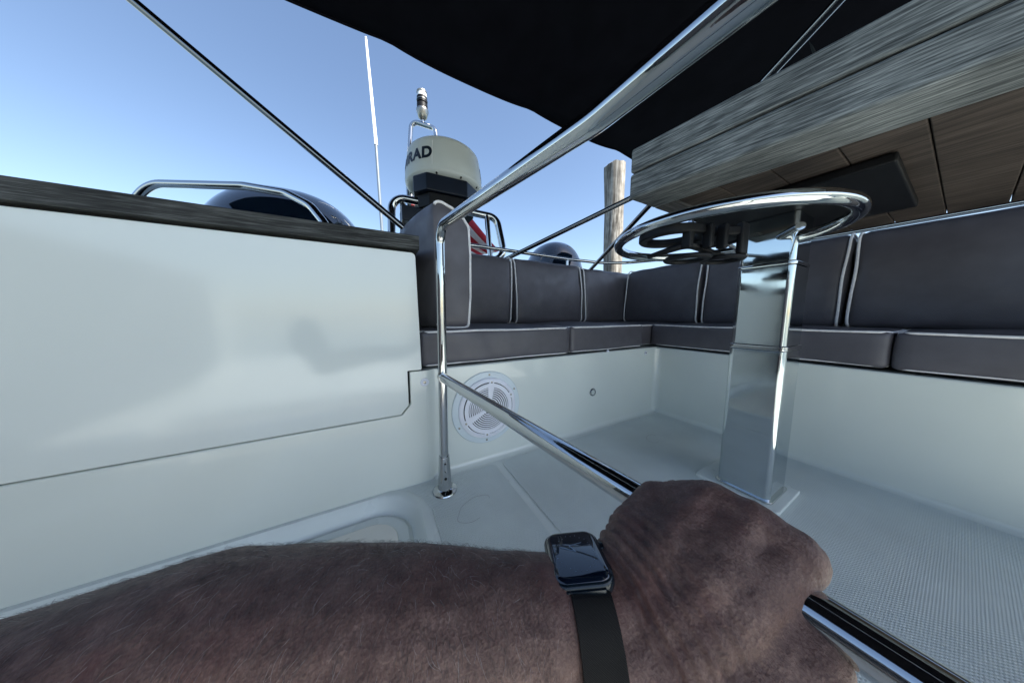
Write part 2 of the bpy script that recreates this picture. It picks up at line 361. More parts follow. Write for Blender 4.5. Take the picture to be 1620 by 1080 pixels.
# cove mouldings where walls meet the floor and each other
def cove(p0, p1, n0, n1, r, name='cove'):
    p0, p1, n0, n1 = V(p0), V(p1), V(n0), V(n1); vs = []; K = 6
    for p in (p0, p1):
        for k in range(K+1):
            a = math.pi/2*k/K; vs.append(p+n0*r*(1-math.sin(a))+n1*r*(1-math.cos(a)))
        vs.append(p)
    fs = [(k, k+1, K+2+k+1, K+2+k) for k in range(K)]+[tuple(range(K+2)), tuple(range(K+2, 2*K+4))]
    return part(name, (vs, fs), GEL, sb, True, 80)
cove((.14, .7995, .0), (1.345, .7995, .0), (0, -1, 0), (0, 0, 1), .022)
cove((1.3445, -.85, .0), (1.3445, .80, .0), (-1, 0, 0), (0, 0, 1), .022)
cove((1.3445, .7995, .0), (1.3445, .7995, .355), (-1, 0, 0), (0, -1, 0), .030)
settle(sb)

# ------------------------------------------------------------------ cabinet at the left
cb = thing('cabinet', (-.5, .8, 0), 'glossy white cabinet with lifting front panel under dark wooden counter', 'cabinet')
part('inner_body', box(-1.28, .085, .802, 1.25, .0, .705), DARK, cb)
o = part('end_wall', box(.078, .1045, .800, 1.25, .366, .706), GEL, cb); bm_bevel(o, .004)
low = [(-1.28, -.02), (.134, -.02), (.134, .362), (.0775, .362), (.0775, .262), (.052, .232), (-1.28, .232)]
low[1] = (.124, -.02); low[2] = (.124, .362)
o = part('lower_moulding', prism(low, .786, .83), GEL, cb)
bm_ = bmesh.new(); bm_.from_mesh(o.data)
es = [e for e in bm_.edges if e.calc_face_angle(0) > .7 and all(v.co.x < .1235 for v in e.verts)]
bmesh.ops.bevel(bm_, geom=es, offset=.005, segments=4, profile=.5, affect='EDGES', clamp_overlap=True); bm_.to_mesh(o.data); bm_.free()
o.data.shade_smooth(); o.data.set_sharp_from_angle(angle=math.radians(50))
part('rounded_end', prism([(.1241, .7860)]+[(.1235+.034*k/10, .7860+.0135*(.5-.5*math.cos(math.pi*k/10))) for k in range(1, 11)]+[(.1575, .83), (.1241, .83)], -.02, .3619, 'XY'), GEL, cb, True, 50)
pan = [(p.x, p.z) for p in fillet([(-1.28, 0, .712), (.1065, 0, .712), (.1125, 0, .3665), (.0720, 0, .3665), (.0720, 0, .262), (.049, 0, .2365), (-1.28, 0, .2365)], [0, .012, .004, .002, .004, .004, 0], 6, True)]
o = part('lifting_panel', prism(pan, .782, .800), GELP, cb, True, 30); bm_bevel(o, .0025, 3)
o = part('countertop', box(-1.30, .1165, .768, 1.27, .7185, .757), TOPW, cb); bm_bevel(o, .002, 2)
o = part('counter_underlay', box(-1.28, .09, .79, 1.26, .7065, .7180), DARK, cb)
settle(cb)
def screwcap(name, x, z, r, label, cat, m1=WHITE, y=.7995):
    o = thing(name, (x, y, z), label, cat)
    part('rim', lathe([(r, 0), (r, .002), (r*.8, .0035), (r*.72, .0022), (.0001, .0022)], (x, y, z), 'Y', 28), m1, o)
    part('centre', lathe([(r*.38, .002), (r*.34, .004), (.0001, .0045)], (x, y, z), 'Y', 20), SCREWM, o); settle(o); return o
screwcap('screw_cap', .120, .326, .0125, 'small round white screw cap beside the steel post, under the counter', 'cap', y=.7858)
screwcap('snap_button', 1.245, .335, .010, 'small white snap button high on the wall near the inner corner', 'button')
dp = thing('drain_plug', (.861, .8, .179), 'round chrome plug set in the white wall right of the speaker', 'plug')
part('rim', lathe([(.0185, 0), (.0185, .003), (.016, .006), (.0125, .006), (.012, .004), (.0001, .004)], (.861, .7995, .179), 'Y', 32), CHROME, dp)
part('face', lathe([(.0115, .004), (.011, .0052), (.0001, .0056)], (.861, .7995, .179), 'Y', 24), RADW, dp); settle(dp)
for x, y, lab in ((.95, .7985, 'tiny white clip on the ledge under the middle seat cushion'),):
    o = part('clip', lathe([(.006, -.004), (.007, 0), (.004, .005), (.0001, .006)], (x, .797, .366), 'Z', 12), WHITE); tag(o, lab, 'clip')

for (cx_, cy_, rr_, lab) in ((.21, .60, .05, 'long loose hair lying in a curve on the floor by the steel post'), (1.02, .60, .035, 'curl of loose hair on the floor near the inner corner')):
    P = [V((cx_+rr_*math.cos(a*.19)*(1+.25*noise.noise(V((a*.2, cx_, 0)))), cy_+rr_*.8*math.sin(a*.19+.4), .0046)) for a in range(26)]
    o = part('loose_hair', tube(P, .00028, 4), HAIRM); tag(o, lab, 'hair')
# ------------------------------------------------------------------ speaker
SX, SY, SZ = .335, .7995, .203
sp = thing('speaker', (SX, SY, SZ), 'round white marine speaker with slotted grille screwed to the wall', 'speaker')
part('mounting_flange', lathe([(.131, 0), (.131, .003), (.129, .005), (.108, .006), (.0001, .006)], (SX, SY, SZ), 'Y', 64), FLANGE, sp)
part('grille_rim', lathe([(.109, .006), (.109, .011), (.106, .014), (.0965, .016), (.0955, .0135), (.0001, .0135)], (SX, SY, SZ), 'Y', 64), WHITE, sp)
part('speaker_cavity', lathe([(.0935, .0136), (.0935, .0142), (.0001, .0142)], (SX, SY, SZ), 'Y', 48), DARK, sp)
def arcband(r0, r1, a0, a1, h0, h1, n=None):
    n = n or max(3, int((a1-a0)/6)); vs = []; fs = []
    for k in range(n+1):
        a = math.radians(a0+(a1-a0)*k/n)
        for r, h in ((r0, h0), (r0, h1), (r1, h1), (r1, h0)): vs.append((SX+r*math.cos(a), SY-h, SZ+r*math.sin(a)))
    for k in range(n):
        for q in range(4): fs.append((k*4+q, k*4+(q+1) % 4, (k+1)*4+(q+1) % 4, (k+1)*4+q))
    fs += [(0, 1, 2, 3), (n*4, n*4+1, n*4+2, n*4+3)]; return vs, fs
g = MB(); tilt = -6
g.add(arcband(.076, .0905, 0, 359.9, .0141, .0175))
for k in range(9): g.add(arcband(.012+.0072*k, .0160+.0072*k, 0, 359.9, .0141, .017))
for k in range(3):
    a = 90+tilt+120*k; c, s = math.cos(math.radians(a)), math.sin(math.radians(a))
    vs = []
    for r, hw in ((.006, .004), (.080, .011)):
        for sg in (-1, 1):
            for h in (.0142, .0183): vs.append((SX+r*c-sg*hw*s, SY-h, SZ+r*s+sg*hw*c))
    g.add((vs, [(0, 1, 3, 2), (4, 6, 7, 5), (0, 4, 5, 1), (2, 3, 7, 6), (1, 5, 7, 3), (0, 2, 6, 4)]))
g.add(lathe([(.013, .0141), (.013, .0185), (.0001, .020)], (SX, SY, SZ), 'Y', 24))
g.build('grille', WHITE, sp, True, 30)
for k in range(6):
    part('screw_tab', arcband(.0885, .100, 84+tilt+60*k, 96+tilt+60*k, .0141, .0178), WHITE, sp, True, 30)
for k in range(6):
    a = math.radians(90+tilt+60*k)
    part('screw', lathe([(.0036, .0175), (.0032, .0198), (.0001, .0206)], (SX+.0945*math.cos(a), SY, SZ+.0945*math.sin(a)), 'Y', 12), SCREWM, sp)
    a += math.radians(3)
    part('flange_screw', lathe([(.0038, .0055), (.0032, .008), (.0001, .0086)], (SX+.1195*math.cos(a), SY, SZ+.1195*math.sin(a)), 'Y', 12), SCREWM, sp)
settle(sp)

# ------------------------------------------------------------------ cushions
def loop_pipe(pts, r=.0042, closed=True): return tube(pts, r, 8, closed)
def seat_cushion(b, label, seed):
    x0, x1, y0, y1, z0, z1 = b
    t = thing('seat_cushion', ((x0+x1)/2, (y0+y1)/2, z0), label, 'cushion', 'grey seat cushions of the corner settee')
    part('cover', softbox(b, .017, (.003, .004, .010), 16, .0038, seed), VINYL, t)
    for z in (z1-.006, z0+.006):
        rr = rrect(x0+.004, x1-.004, y0+.003, y1-.004, .03, 6); n2 = []
        for i, (a, c) in enumerate(rr):
            d = V(rr[(i+1) % len(rr)])-V((a, c)); k = max(1, int(d.length/.03))
            for q in range(k): n2.append((a+d.x*q/k, c+d.y*q/k))
        part('piping', loop_pipe([V((a, c, z))+noise.noise_vector(V((a, c, z))*8+V((seed*2.3, 0, 0)))*.0022 for a, c in n2], .0038 if z > z0+.05 else .0022), PIPE, t)
    settle(t); return t
seat_cushion((.114, .724, .803, 1.29, .368, .485), 'long grey seat cushion nearest the white cabinet', 1)
seat_cushion((.728, 1.232, .806, 1.29, .368, .487), 'grey seat cushion in the middle, between the long one and the corner', 2)
seat_cushion((1.236, 1.70, .850, 1.29, .366, .484), 'grey corner seat cushion set back where the settee turns', 3)
seat_cushion((1.352, 1.70, .10, .846, .368, .485), 'grey seat cushion on the right wing beside the steel column', 4)
seat_cushion((1.352, 1.70, -.62, .096, .368, .485), 'grey seat cushion on the right wing nearest the camera', 5)

def back_cushion(b, axis, label, seed, skew=0):
    x0, x1, y0, y1, z0, z1 = b
    t = thing('back_cushion', ((x0+x1)/2, (y0+y1)/2, z0), label, 'cushion', 'grey back cushions of the corner settee')
    vf = softbox(b, .030, (.004, .006, .004) if axis == 'X' else (.006, .004, .004), 16, .0055, seed)
    zm = (z0+z1)/2
    def sk(p):
        k = (p.z-z0)/(z1-z0)
        if axis == 'X': return V((p.x+skew*k, p.y+.030*k*k, p.z))
        return V((p.x+.030*k*k, p.y+skew*k, p.z))
    part('cover', ([sk(p) for p in vf[0]], vf[1]), VINYL, t)
    for e in (0, 1):
        if axis == 'X':
            c = x0+.008 if e == 0 else x1-.008; rr = rrect(y0-.001, y1+.001, z0+.002, z1+.0015, .034, 7)
            P = [V((c, a, z)) for a, z in rr]
        else:
            c = y0+.008 if e == 0 else y1-.008; rr = rrect(x0-.001, x1+.001, z0+.002, z1+.0015, .034, 7)
            P = [V((a, c, z)) for a, z in rr]
        Q = []
        for i, p in enumerate(P):
            q = P[(i+1) % len(P)]; k = max(1, int((q-p).length/.03))
            for j in range(k): Q.append(p.lerp(q, j/k))
        part('piping', loop_pipe([sk(p)+noise.noise_vector(p*6+V((seed, 0, 0)))*.005 for p in Q], .0042), PIPE, t)
    settle(t); return t
back_cushion((.34, .690, 1.270, 1.40, .484, .868), 'X', 'grey back cushion partly behind the tall upright cushion', 11, .02)
back_cushion((.722, 1.250, 1.272, 1.40, .484, .872), 'X', 'widest grey back cushion in the middle of the settee', 12, -.006)
back_cushion((1.262, 1.80, 1.268, 1.40, .484, .862), 'X', 'narrow grey back cushion just left of the settee corner', 13, 0)
back_cushion((1.660, 1.80, .762, 1.262, .484, .862), 'Y', 'dark grey back cushion right of the corner, beneath the cup holder', 14, 0)
back_cushion((1.660, 1.80, .25, .748, .484, .860), 'Y', 'dark grey back cushion cut off by the steel column', 15, -.008)
back_cushion((1.660, 1.80, -.30, .236, .484, .858), 'Y', 'grey back cushion on the right wing nearest the camera', 16, 0)

# tall upright cushion standing on its end by the cabinet
tc_ = thing('upright_cushion', (.23, 1.0, .486), 'tall grey cushion with peaked top standing beside the cabinet', 'cushion')
prof = [(.180, .488), (.290, .488), (.297, .60), (.298, .74), (.2935, .838), (.272, .868), (.240, .887), (.205, .900), (.184, .899), (.176, .86), (.172, .74), (.174, .60)]
def ringP(y, sc=1.0):
    k = (y-.85)/(1.27-.85); pts = [V((p[0], 0, p[1])) for p in prof]
    f = fillet(pts, .016, 3, True); c = V((.235, 0, .69)); out = []
    for p in f:
        q = c+(p-c)*sc; q.x += -.100*k-.016*math.sin(math.pi*min(1, max(0, k)))*(1 if p.x < .235 else .2); q.z += -.040*k*k*(1 if p.z > .7 else 0)
        q.y = y+.012*(q.z-.485)
        out.append(q+noise.noise_vector(q*7)*.004)
    return out
mb = MB(); rings = [ringP(.8515, .55), ringP(.848, .80), ringP(.8495, .95), ringP(.855, .985), ringP(.866, 1.0)]+[ringP(.88+.039*i, 1) for i in range(10)]+[ringP(1.262, .97), ringP(1.27, .85)]
n = len(rings[0]); vs = [p for r_ in rings for p in r_]
fs = [(i*n+k, i*n+(k+1) % n, (i+1)*n+(k+1) % n, (i+1)*n+k) for i in range(len(rings)-1) for k in range(n)]
fs += [tuple(range(n)), tuple((len(rings)-1)*n+k for k in range(n))]
part('cover', (vs, fs), VINYL, tc_)
P = ringP(.851, .992); k0 = min(range(len(P)), key=lambda i: (P[i]-V((.186, .851, .900))).length); part('piping', tube(P[:k0+3], .0046, 8), PIPE, tc_)
P = ringP(1.262, .995); part('piping', tube([p for p in P], .0042, 8, True), PIPE, tc_)
settle(tc_)

# ------------------------------------------------------------------ handrail
hr = thing('handrail', (.158, .712, 0), 'polished steel handrail with floor post and mid rail held by the hand', 'handrail')
R_ = .0127
part('post_and_top_rail', tube(fillet([(.156, .710, .10), (.164, .716, .775), (.205, .20, .728), (.222, -.20, .722), (.225, -.27, .70), (.225, -.27, .10)], [0, .045, .3, .04, .04, 0], 12), R_, 28), CHROME, hr)
part('mid_rail', tube([(.1545, .708, .3565), (.180, .41, .3605), (.2035, .125, .364), (.2225, -.265, .362)], R_*.985, 28), CHROME, hr)
part('weld_collar', tube([(.1553, .698, .3567), (.1562, .688, .3568)], R_*1.06, 24), CHROME, hr)
for (x, y) in ((.156, .710), (.225, -.27)):
    s = part('post_socket', lathe([(.0205, .0), (.0205, .012), (.0195, .020), (.0165, .095), (.0158, .108), (.0150, .112), (.0127, .1125)], (x, y, .004), 'Z', 32), CHROME, hr)
    part('base_flange', lathe([(.0355, 0), (.036, .002), (.0345, .005), (.024, .0085), (.0206, .012)], (x, y, .0036), 'Z', 40), CHROME, hr)
    for zz, rr, ax in ((.052, .0038, 1), (.073, .0016, 1), (.098, .0026, 1)):
        p = V((x, y, zz)); d = V((-.08, -1, 0)).normalized(); q = p+d*(.0166 if zz > .09 else .0176 if zz > .06 else .0186)
        part('set_screw', tube([q-d*.002, q+d*.0008], rr, 12), DARK, hr)
settle(hr)

# ------------------------------------------------------------------ table, ring, cup holder, column
tb = thing('table', (1.0, .25, .81), 'weathered teak table with thick two-board edge above the ring', 'table')
X0, Y1, ZB, ZT = .553, .419, .810, .924
def board(name, b, m, r=.005):
    vf = box(*b)
    if b[0] < X0+.2: vf = ([(v[0]+(Y1-v[1])*.153 if (v[0] < X0+.2) else v[0], v[1], v[2]) for v in vf[0]], vf[1])
    o = part(name, vf, m, tb); bm_bevel(o, r, 3); return o
board('edge_board', (X0, X0+.035, -.10, Y1, .8705, ZT), TEAK)
board('edge_board', (X0-.002, X0+.10, -.10, Y1, ZB, .8670), TEAK, .007)
board('end_board', (X0+.100, 1.40, Y1-.055, Y1, ZB+.0004, .867), TEAKX)
board('end_board', (X0+.036, 1.40, Y1-.035, Y1-.0005, .8685, ZT), TEAKX)
for i in range(6):
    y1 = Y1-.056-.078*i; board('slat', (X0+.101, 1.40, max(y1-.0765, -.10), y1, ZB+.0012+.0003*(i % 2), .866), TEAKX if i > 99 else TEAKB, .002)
    board('top_slat', (X0+.036, 1.40, max(y1-.0765, -.10)+.0, y1, .8687, ZT-.001), TEAKX, .003)
o = part('support_plate', box(.79, 1.16, .08, .39, .792, .8095), BLACKP, tb); bm_bevel(o, .004)
settle(tb)

co = thing('table_column', (.985, .275, 0), 'rectangular polished steel column with raised bands under the table', 'column')
def rr3(x0, x1, y0, y1, z0, z1, r, name, m):
    o = part(name, prism(rrect(x0, x1, y0, y1, r, 8), z0, z1, 'XY'), m, co, True, 35); bm_bevel(o, .0012, 2, 60); return o
rr3(.925, 1.055, .215, .335, .0130, .436, .014, 'lower_section', COLST)
rr3(.9235, 1.0565, .2135, .3365, .437, .449, .015, 'band', CHROME)
rr3(.9270, 1.053, .217, .333, .450, .660, .013, 'middle_section', COLST)
rr3(.9255, 1.0545, .2155, .3345, .661, .670, .015, 'band', CHROME)
rr3(.9290, 1.051, .219, .331, .671, .7915, .012, 'upper_section', COLST)
rr3(.919, 1.061, .209, .341, .0128, .018, .015, 'base_trim', CHROME)
settle(co)
pl_ = part('plinth', prism(inset_poly([(.905, .190), (1.085, .190), (1.085, .385), (.905, .385)], .008), .002, .0125, 'XY'), FLOOR); bm_bevel(pl_, .002)
tag(pl_, 'low square plinth on the floor under the steel column', 'plinth')

rg = thing('ring_rail', (.765, .33, .73), 'large chrome ring below the teak table', 'ring rail')
C0 = V((.765, .33, .730)); RR = .2205
part('ring', tube([C0+V((RR*math.cos(a), RR*math.sin(a), 0)) for a in [2*math.pi*k/96 for k in range(96)]], .0125, 24, True), CHROME, rg)
part('cross_bar', tube([(.595, .300, .728), (.932, .312, .700)], .0045, 14), CHROME, rg)
part('clamp_arm', tube([(.86, .20, .735), (.95, .262, .735)], .009, 14), CHROME, rg)
settle(rg)
ch = thing('cup_holder', (.70, .34, .63), 'black plastic cup holder with round openings hung inside the chrome ring', 'cup holder')
def ringplate(c, ro, ri, z0, z1, seg=40):
    vs = []; fs = []
    for k in range(seg):
        a = 2*math.pi*k/seg
        for r, z in ((ro-.003, z0), (ro, z0+.003), (ro, z1-.003), (ro-.003, z1), (ri+.002, z1), (ri, z1-.003), (ri, z0+.003), (ri+.002, z0)):
            vs.append((c[0]+r*math.cos(a), c[1]+r*math.sin(a), z))
    for k in range(seg):
        l = (k+1) % seg
        for q in range(8): fs.append((k*8+q, k*8+(q+1) % 8, l*8+(q+1) % 8, l*8+q))
    return vs, fs
for c, ro, ri in (((.611, .345), .068, .050), ((.712, .305), .062, .046)):
    part('cup_ring', ringplate(c, ro, ri, .704, .722), BLACKP, ch)
part('bridge', prism(inset_poly([(.655, .275), (.725, .255), (.745, .285), (.665, .325)], .01), .7045, .7215, 'XY'), BLACKP, ch)
part('lower_plate', ringplate((.628, .318), .046, .030, .655, .664), BLACKP, ch)
part('lower_plate', ringplate((.706, .282), .042, .029, .655, .664), BLACKP, ch)
part('lower_arm', tube(fillet([(.568, .372, .668), (.588, .297, .682), (.733, .285, .668)], .03, 5), [.006]+[.009]*6+[.006], 12, squash=.8), BLACKP, ch)
for (x, y) in ((.584, .296), (.622, .276), (.650, .262)):
    o = part('strut', box(x-.008, x+.008, y-.009, y+.009, .672, .722), BLACKP, ch); bm_bevel(o, .004, 3)
o = part('clamp_block', box(.690, .722, .242, .254, .664, .730), BLACKP, ch); bm_bevel(o, .004)
settle(ch)

# ------------------------------------------------------------------ rails and stays round the cockpit
cr = thing('coaming_rail', (1.2, 1.37, .80), 'thin chrome rail running behind the back cushions and round the corner', 'rail')
pts = [(-.3, 1.40, .925), (.47, 1.37, .926), (1.19, 1.373, .925), (1.50, 1.345, .925), (1.66, 1.25, .925), (1.78, 1.06, .925), (1.875, .90, .925), (1.97, .70, .925), (2.00, .3, .925), (2.0, -.8, .925), (2.0, -.9, .80)]
part('rail', tube(fillet(pts, .25, 8), .0105, 16), CHROME, cr)
for x, y in ((1.19, 1.373), (.05, 1.385), (1.925, .80), (2.0, -.3)): part('stanchion', tube([(x, y+.0, .79), (x, y, .925)], .008, 14), CHROME, cr)
part('end_post', tube([(-.3, 1.40, .925), (-.33, 1.42, .79)], .0105, 14), CHROME, cr)
settle(cr)
def stay(a, b, ext0, ext1, r, label, m=STRUTM):
    a, b = V(a), V(b); d = (b-a)
    o = thing('canopy_strut', a-d*ext0, label, 'strut', 'steel struts holding the canopy')
    part('pole', tube([a-d*ext0, b+d*ext1], r, 20), m, o); 
    part('foot_fitting', lathe([(.022, -.02), (.022, .0), (.014, .006), (.014, .02)], a-d*ext0, 'Z', 16), CHROME, o); settle(o); return o
stay((.1037, 1.1914, .9175), (-.33, 1.2386, 1.2556), .36, 2.2, .0127, 'long steel strut sloping down to the left of the radar')
stay((.7051, 1.3735, .8732), (1.0592, .8031, 1.0717), .12, 2.6, .0120, 'steel strut rising behind the settee toward the wooden table')
stay((1.3905, 1.3849, .8434), (1.2337, .8231, 1.0774), .12, 3.0, .0125, 'steel strut crossing in front of the wooden pile')

# ------------------------------------------------------------------ black canopy
nx, ny_ = 70, 40; vs = []; fs = []
def edgeY(x):
    return 1.728+.022*abs(math.cos((x-.62)*math.pi/.98))**.8+.006*math.sin(x*7.3)
for i in range(nx+1):
    x = -1.5+4.3*i/nx
    for j in range(ny_+1):
        v_ = j/ny_; y = edgeY(x)+(-1.75-edgeY(x))*v_
        z = 2.10+.16*math.sin(math.pi*min(1, v_*1.02))*(1-((x-.6)/2.4)**2)-.020*abs(math.cos((x-.62)*math.pi/.98))*max(0, 1-v_*5)
        vs.append((x, y, z))
for i in range(nx):
    for j in range(ny_): a = i*(ny_+1)+j; fs.append((a, a+ny_+1, a+ny_+2, a+1))
cn = thing('canopy', (.6, 0, 2.1), 'black fabric sun canopy stretched overhead', 'canopy')
o = part('fabric', (vs, fs), BLACKC, cn); s_ = o.modifiers.new('thick', 'SOLIDIFY'); s_.thickness = .004; s_.offset = 1
part('hem', tube([(-1.5+4.3*i/nx, edgeY(-1.5+4.3*i/nx), vs[i*(ny_+1)][2]+.003) for i in range(nx+1)], .008, 8), BLACKC, cn)
for yy in (.6, -.6, -1.7):
    part('bow', tube([(-1.5, yy, 2.13), (-.6, yy, 2.235), (.6, yy, 2.285), (1.8, yy, 2.235), (2.8, yy, 2.13)], .0125, 12), BLACKP, cn)
settle(cn)

# ------------------------------------------------------------------ radar and its arch
ar = thing('radar_arch', (.45, 1.72, .80), 'chrome loop frame carrying the radar behind the upright cushion', 'radar arch')
loop = [(.100, 1.770, .915), (.118, 1.795, 1.278), (.745, 1.585, 1.192), (.790, 1.540, .905)]
part('loop', tube(fillet(loop, .075, 8, True), .023, 20, True), CHROME, ar)
part('leg', tube([(.16, 1.76, .79), (.18, 1.78, 1.24)], .017, 16), CHROME, ar)
part('leg', tube([(.70, 1.57, .79), (.68, 1.60, 1.20)], .017, 16), CHROME, ar)
part('brace', tube([(.19, 1.78, 1.05), (.36, 1.80, 1.34)], .013, 14), CHROME, ar)
def wedge(name, b, m, skew=0):
    o = part(name, box(*b), m, ar); bm_bevel(o, .006); return o
wedge('side_box', (.165, .30, 1.70, 1.86, 1.115, 1.205), NAVY)
# platform under the dome
plat = [(.235, 1.70), (.30, 1.615), (.545, 1.60), (.66, 1.70), (.66, 1.92), (.28, 1.98)]
o = part('platform', prism(plat, 1.285, 1.385, 'XY'), NAVY, ar); bm_bevel(o, .008)
o = part('platform_step', prism([(a*.86+.06, b*.95+.10) for a, b in plat], 1.205, 1.284, 'XY'), BLACKP, ar); bm_bevel(o, .006)
for i in range(6): 
    x = .44+.032*i; part('cable', tube(fillet([(x, 1.66, 1.28), (x+.01, 1.62, 1.235), (x+.02, 1.66, 1.20)], .02, 4), .005, 8), SCREWM if i % 3 == 1 else BLACKP, ar)
settle(ar)
rd = thing('radar_dome', (.470, 1.862, 1.386), 'pale grey round radar dome marked with bold letters', 'radar')
RC = V((.470, 1.862, 1.386)); RH = .325
prof = [(.13, .0), (.20, .002), (.236, .010), (.256, .030), (.261, .048), (.2595, .052), (.2610, .056), (.256, .12), (.243, .212), (.238, .232), (.228, .243), (.190, .249), (.0001, .253)]
part('shell', lathe(prof, RC, 'Z', 96), RADW, rd, True, 50)
for a in (-115, -80, -45, 150):
    ca, sa = math.cos(math.radians(a)), math.sin(math.radians(a)); q = RC+V((.238*ca, .238*sa, .020))
    part('bolt', tube([q, q+V((ca*.012, sa*.012, -.002))], .006, 12), DARK, rd)
# a faint vertical mould line
a = math.radians(-120); part('mould_line', tube([RC+V((.2612*math.cos(a), .2612*math.sin(a), .060)), RC+V((.2565*math.cos(a), .2565*math.sin(a), .12)), RC+V((.2440*math.cos(a), .2440*math.sin(a), .205))], .0015, 6), WHITEP, rd)
def lettering(txt, size, r_at, zc, a_right, depth=.0015, off=.0045, step=None):
    """each letter an extruded outline bent round the shell; the last letter ends at angle a_right"""
    cu = bpy.data.curves.new('t', 'FONT'); cu.body = txt; cu.size = size; cu.offset = off; cu.space_character = 1.12
    ob = bpy.data.objects.new('t', cu); COL.objects.link(ob); dg = bpy.context.evaluated_depsgraph_get(); dg.update()
    me = bpy.data.meshes.new_from_object(ob.evaluated_get(dg)); COL.objects.unlink(ob)
    bm = bmesh.new(); bm.from_mesh(me); bmesh.ops.subdivide_edges(bm, edges=[e for e in bm.edges if e.calc_length() > .02], cuts=2)
    bmesh.ops.triangulate(bm, faces=bm.faces[:]); xm = max(v.co.x for v in bm.verts)
    for v in bm.verts:
        z = zc+v.co.y; r = r_at(z)+.0018; a = a_right+(v.co.x-xm)*1.0/r
        v.co = RC+V((r*math.cos(a), r*math.sin(a), z))
    bm.to_mesh(me); bm.free(); me.materials.clear(); me.materials.append(INK); me.name = 'lettering'
    return link(bpy.data.objects.new('lettering', me), rd)
def rshell(z):
    P = prof
    for i in range(len(P)-1):
        if P[i][1] <= z <= P[i+1][1]: return P[i][0]+(P[i+1][0]-P[i][0])*(z-P[i][1])/(P[i+1][1]-P[i][1]+1e-9)
    return P[-3][0]
lettering('SIMRAD', .092, rshell, .105, math.radians(-120))
lettering('SIMRAD', .092, rshell, .105, math.radians(46))
settle(rd)
# bracket with the light on top
lb = thing('light_bracket', (.25, 2.08, 1.3), 'narrow chrome hoop rising behind the radar dome', 'bracket')
part('hoop', tube(fillet([(.250, 2.084, 1.25), (.262, 2.10, 1.66), (.272, 2.11, 1.72), (.300, 2.125, 1.985), (.452, 2.02, 1.915), (.462, 2.00, 1.60)], [0, .05, .05, .04, .045, 0], 7), .0165, 18), CHROME, lb)
part('tie', tube([(.268, 2.105, 1.70), (.33, 2.03, 1.66)], .010, 12), CHROME, lb); settle(lb)
nl = thing('navigation_light', (.370, 2.07, 1.96), 'small stacked mast light with clear lens above the radar', 'navigation light')
LC = (.372, 2.072, 1.955)
part('stem', lathe([(.009, 0), (.009, .035)], LC, 'Z', 14), CHROME, nl)
part('base', lathe([(.018, .030), (.032, .042), (.036, .062), (.0435, .080), (.0435, .090), (.040, .096)], LC, 'Z', 28), SCREWM, nl)
part('lower_body', lathe([(.038, .096), (.038, .128), (.031, .130), (.031, .136), (.037, .138), (.037, .175)], LC, 'Z', 28), BLACKP, nl)
part('lens', lathe([(.034, .175), (.034, .205)], LC, 'Z', 28), LENS, nl)
part('cap', lathe([(.037, .205), (.036, .214), (.020, .220), (.0001, .221)], LC, 'Z', 28), SCREWM, nl)
part('ring', lathe([(.037, .150), (.0395, .152), (.0395, .156), (.037, .158)], LC, 'Z', 28), SCREWM, nl)
settle(nl)
wa = thing('whip_antenna', (.115, 3.45, -.5), 'tall thin whip antenna, white above and grey below', 'antenna')
A, B, Cc, Dd = V((.049, 3.802, 3.871)), V((.094, 3.627, 2.594)), V((.108, 3.493, 1.522)), V((.125, 3.34, .3))
part('lower_rod', tube([Dd, Cc, B], [.020, .018, .0165], 14), GREYP, wa)
part('upper_rod', tube([B, B.lerp(A, .5), A], [.0205, .018, .014], 14), WHITEP, wa)
part('tip', lathe([(.008, 0), (.017, .012), (.008, .03)], A, 'Z', 12), WHITEP, wa); settle(wa)
fs_ = thing('flagstaff', (.30, 2.45, .8), 'white tapered flagstaff standing left behind the radar', 'flagstaff')
part('staff', tube([(.335, 2.47, .8), (.325, 2.48, 1.45), (.318, 2.49, 1.66), (.312, 2.50, 1.83), (.311, 2.50, 1.87)], [.014, .03, .036, .018, .004], 16), WHITEP, fs_)
part('red_band', tube([(.330, 2.455, 1.50), (.329, 2.458, 1.54)], .034, 14), REDP, fs_); settle(fs_)
# flag
nu, nv = 60, 30; vs = []; fs = []; uvs = []
HT, HB, FT, FB = V((.36, 2.40, 1.72)), V((.38, 2.36, 1.30)), V((.985, 2.05, 1.150)), V((.78, 2.15, .985))
for i in range(nu+1):
    for j in range(nv+1):
        u, v_ = i/nu, j/nv; p = HT.lerp(FT, u).lerp(HB.lerp(FB, u), v_)
        p += V((.5, .85, .15))*(.045*math.sin(u*13+v_*7)+.03*math.sin(u*6-v_*11+1))*min(1, u*3)+V((0, 0, .04))*math.sin(u*5+v_*3)
        p.z += .10*math.sin(math.pi*u)*(1-v_)*.6
        vs.append(p); uvs.append((u, v_))
for i in range(nu):
    for j in range(nv): a = i*(nv+1)+j; fs.append((a, a+nv+1, a+nv+2, a+1))
fg = part('flag', (vs, fs), FLAG); ul = fg.data.uv_layers.new(name='UVMap')
for l in fg.data.loops: ul.data[l.index].uv = uvs[l.vertex_index]
m_ = fg.modifiers.new('t', 'SOLIDIFY'); m_.thickness = .002
tag(fg, 'red and white striped flag hanging behind the steel rail', 'flag')

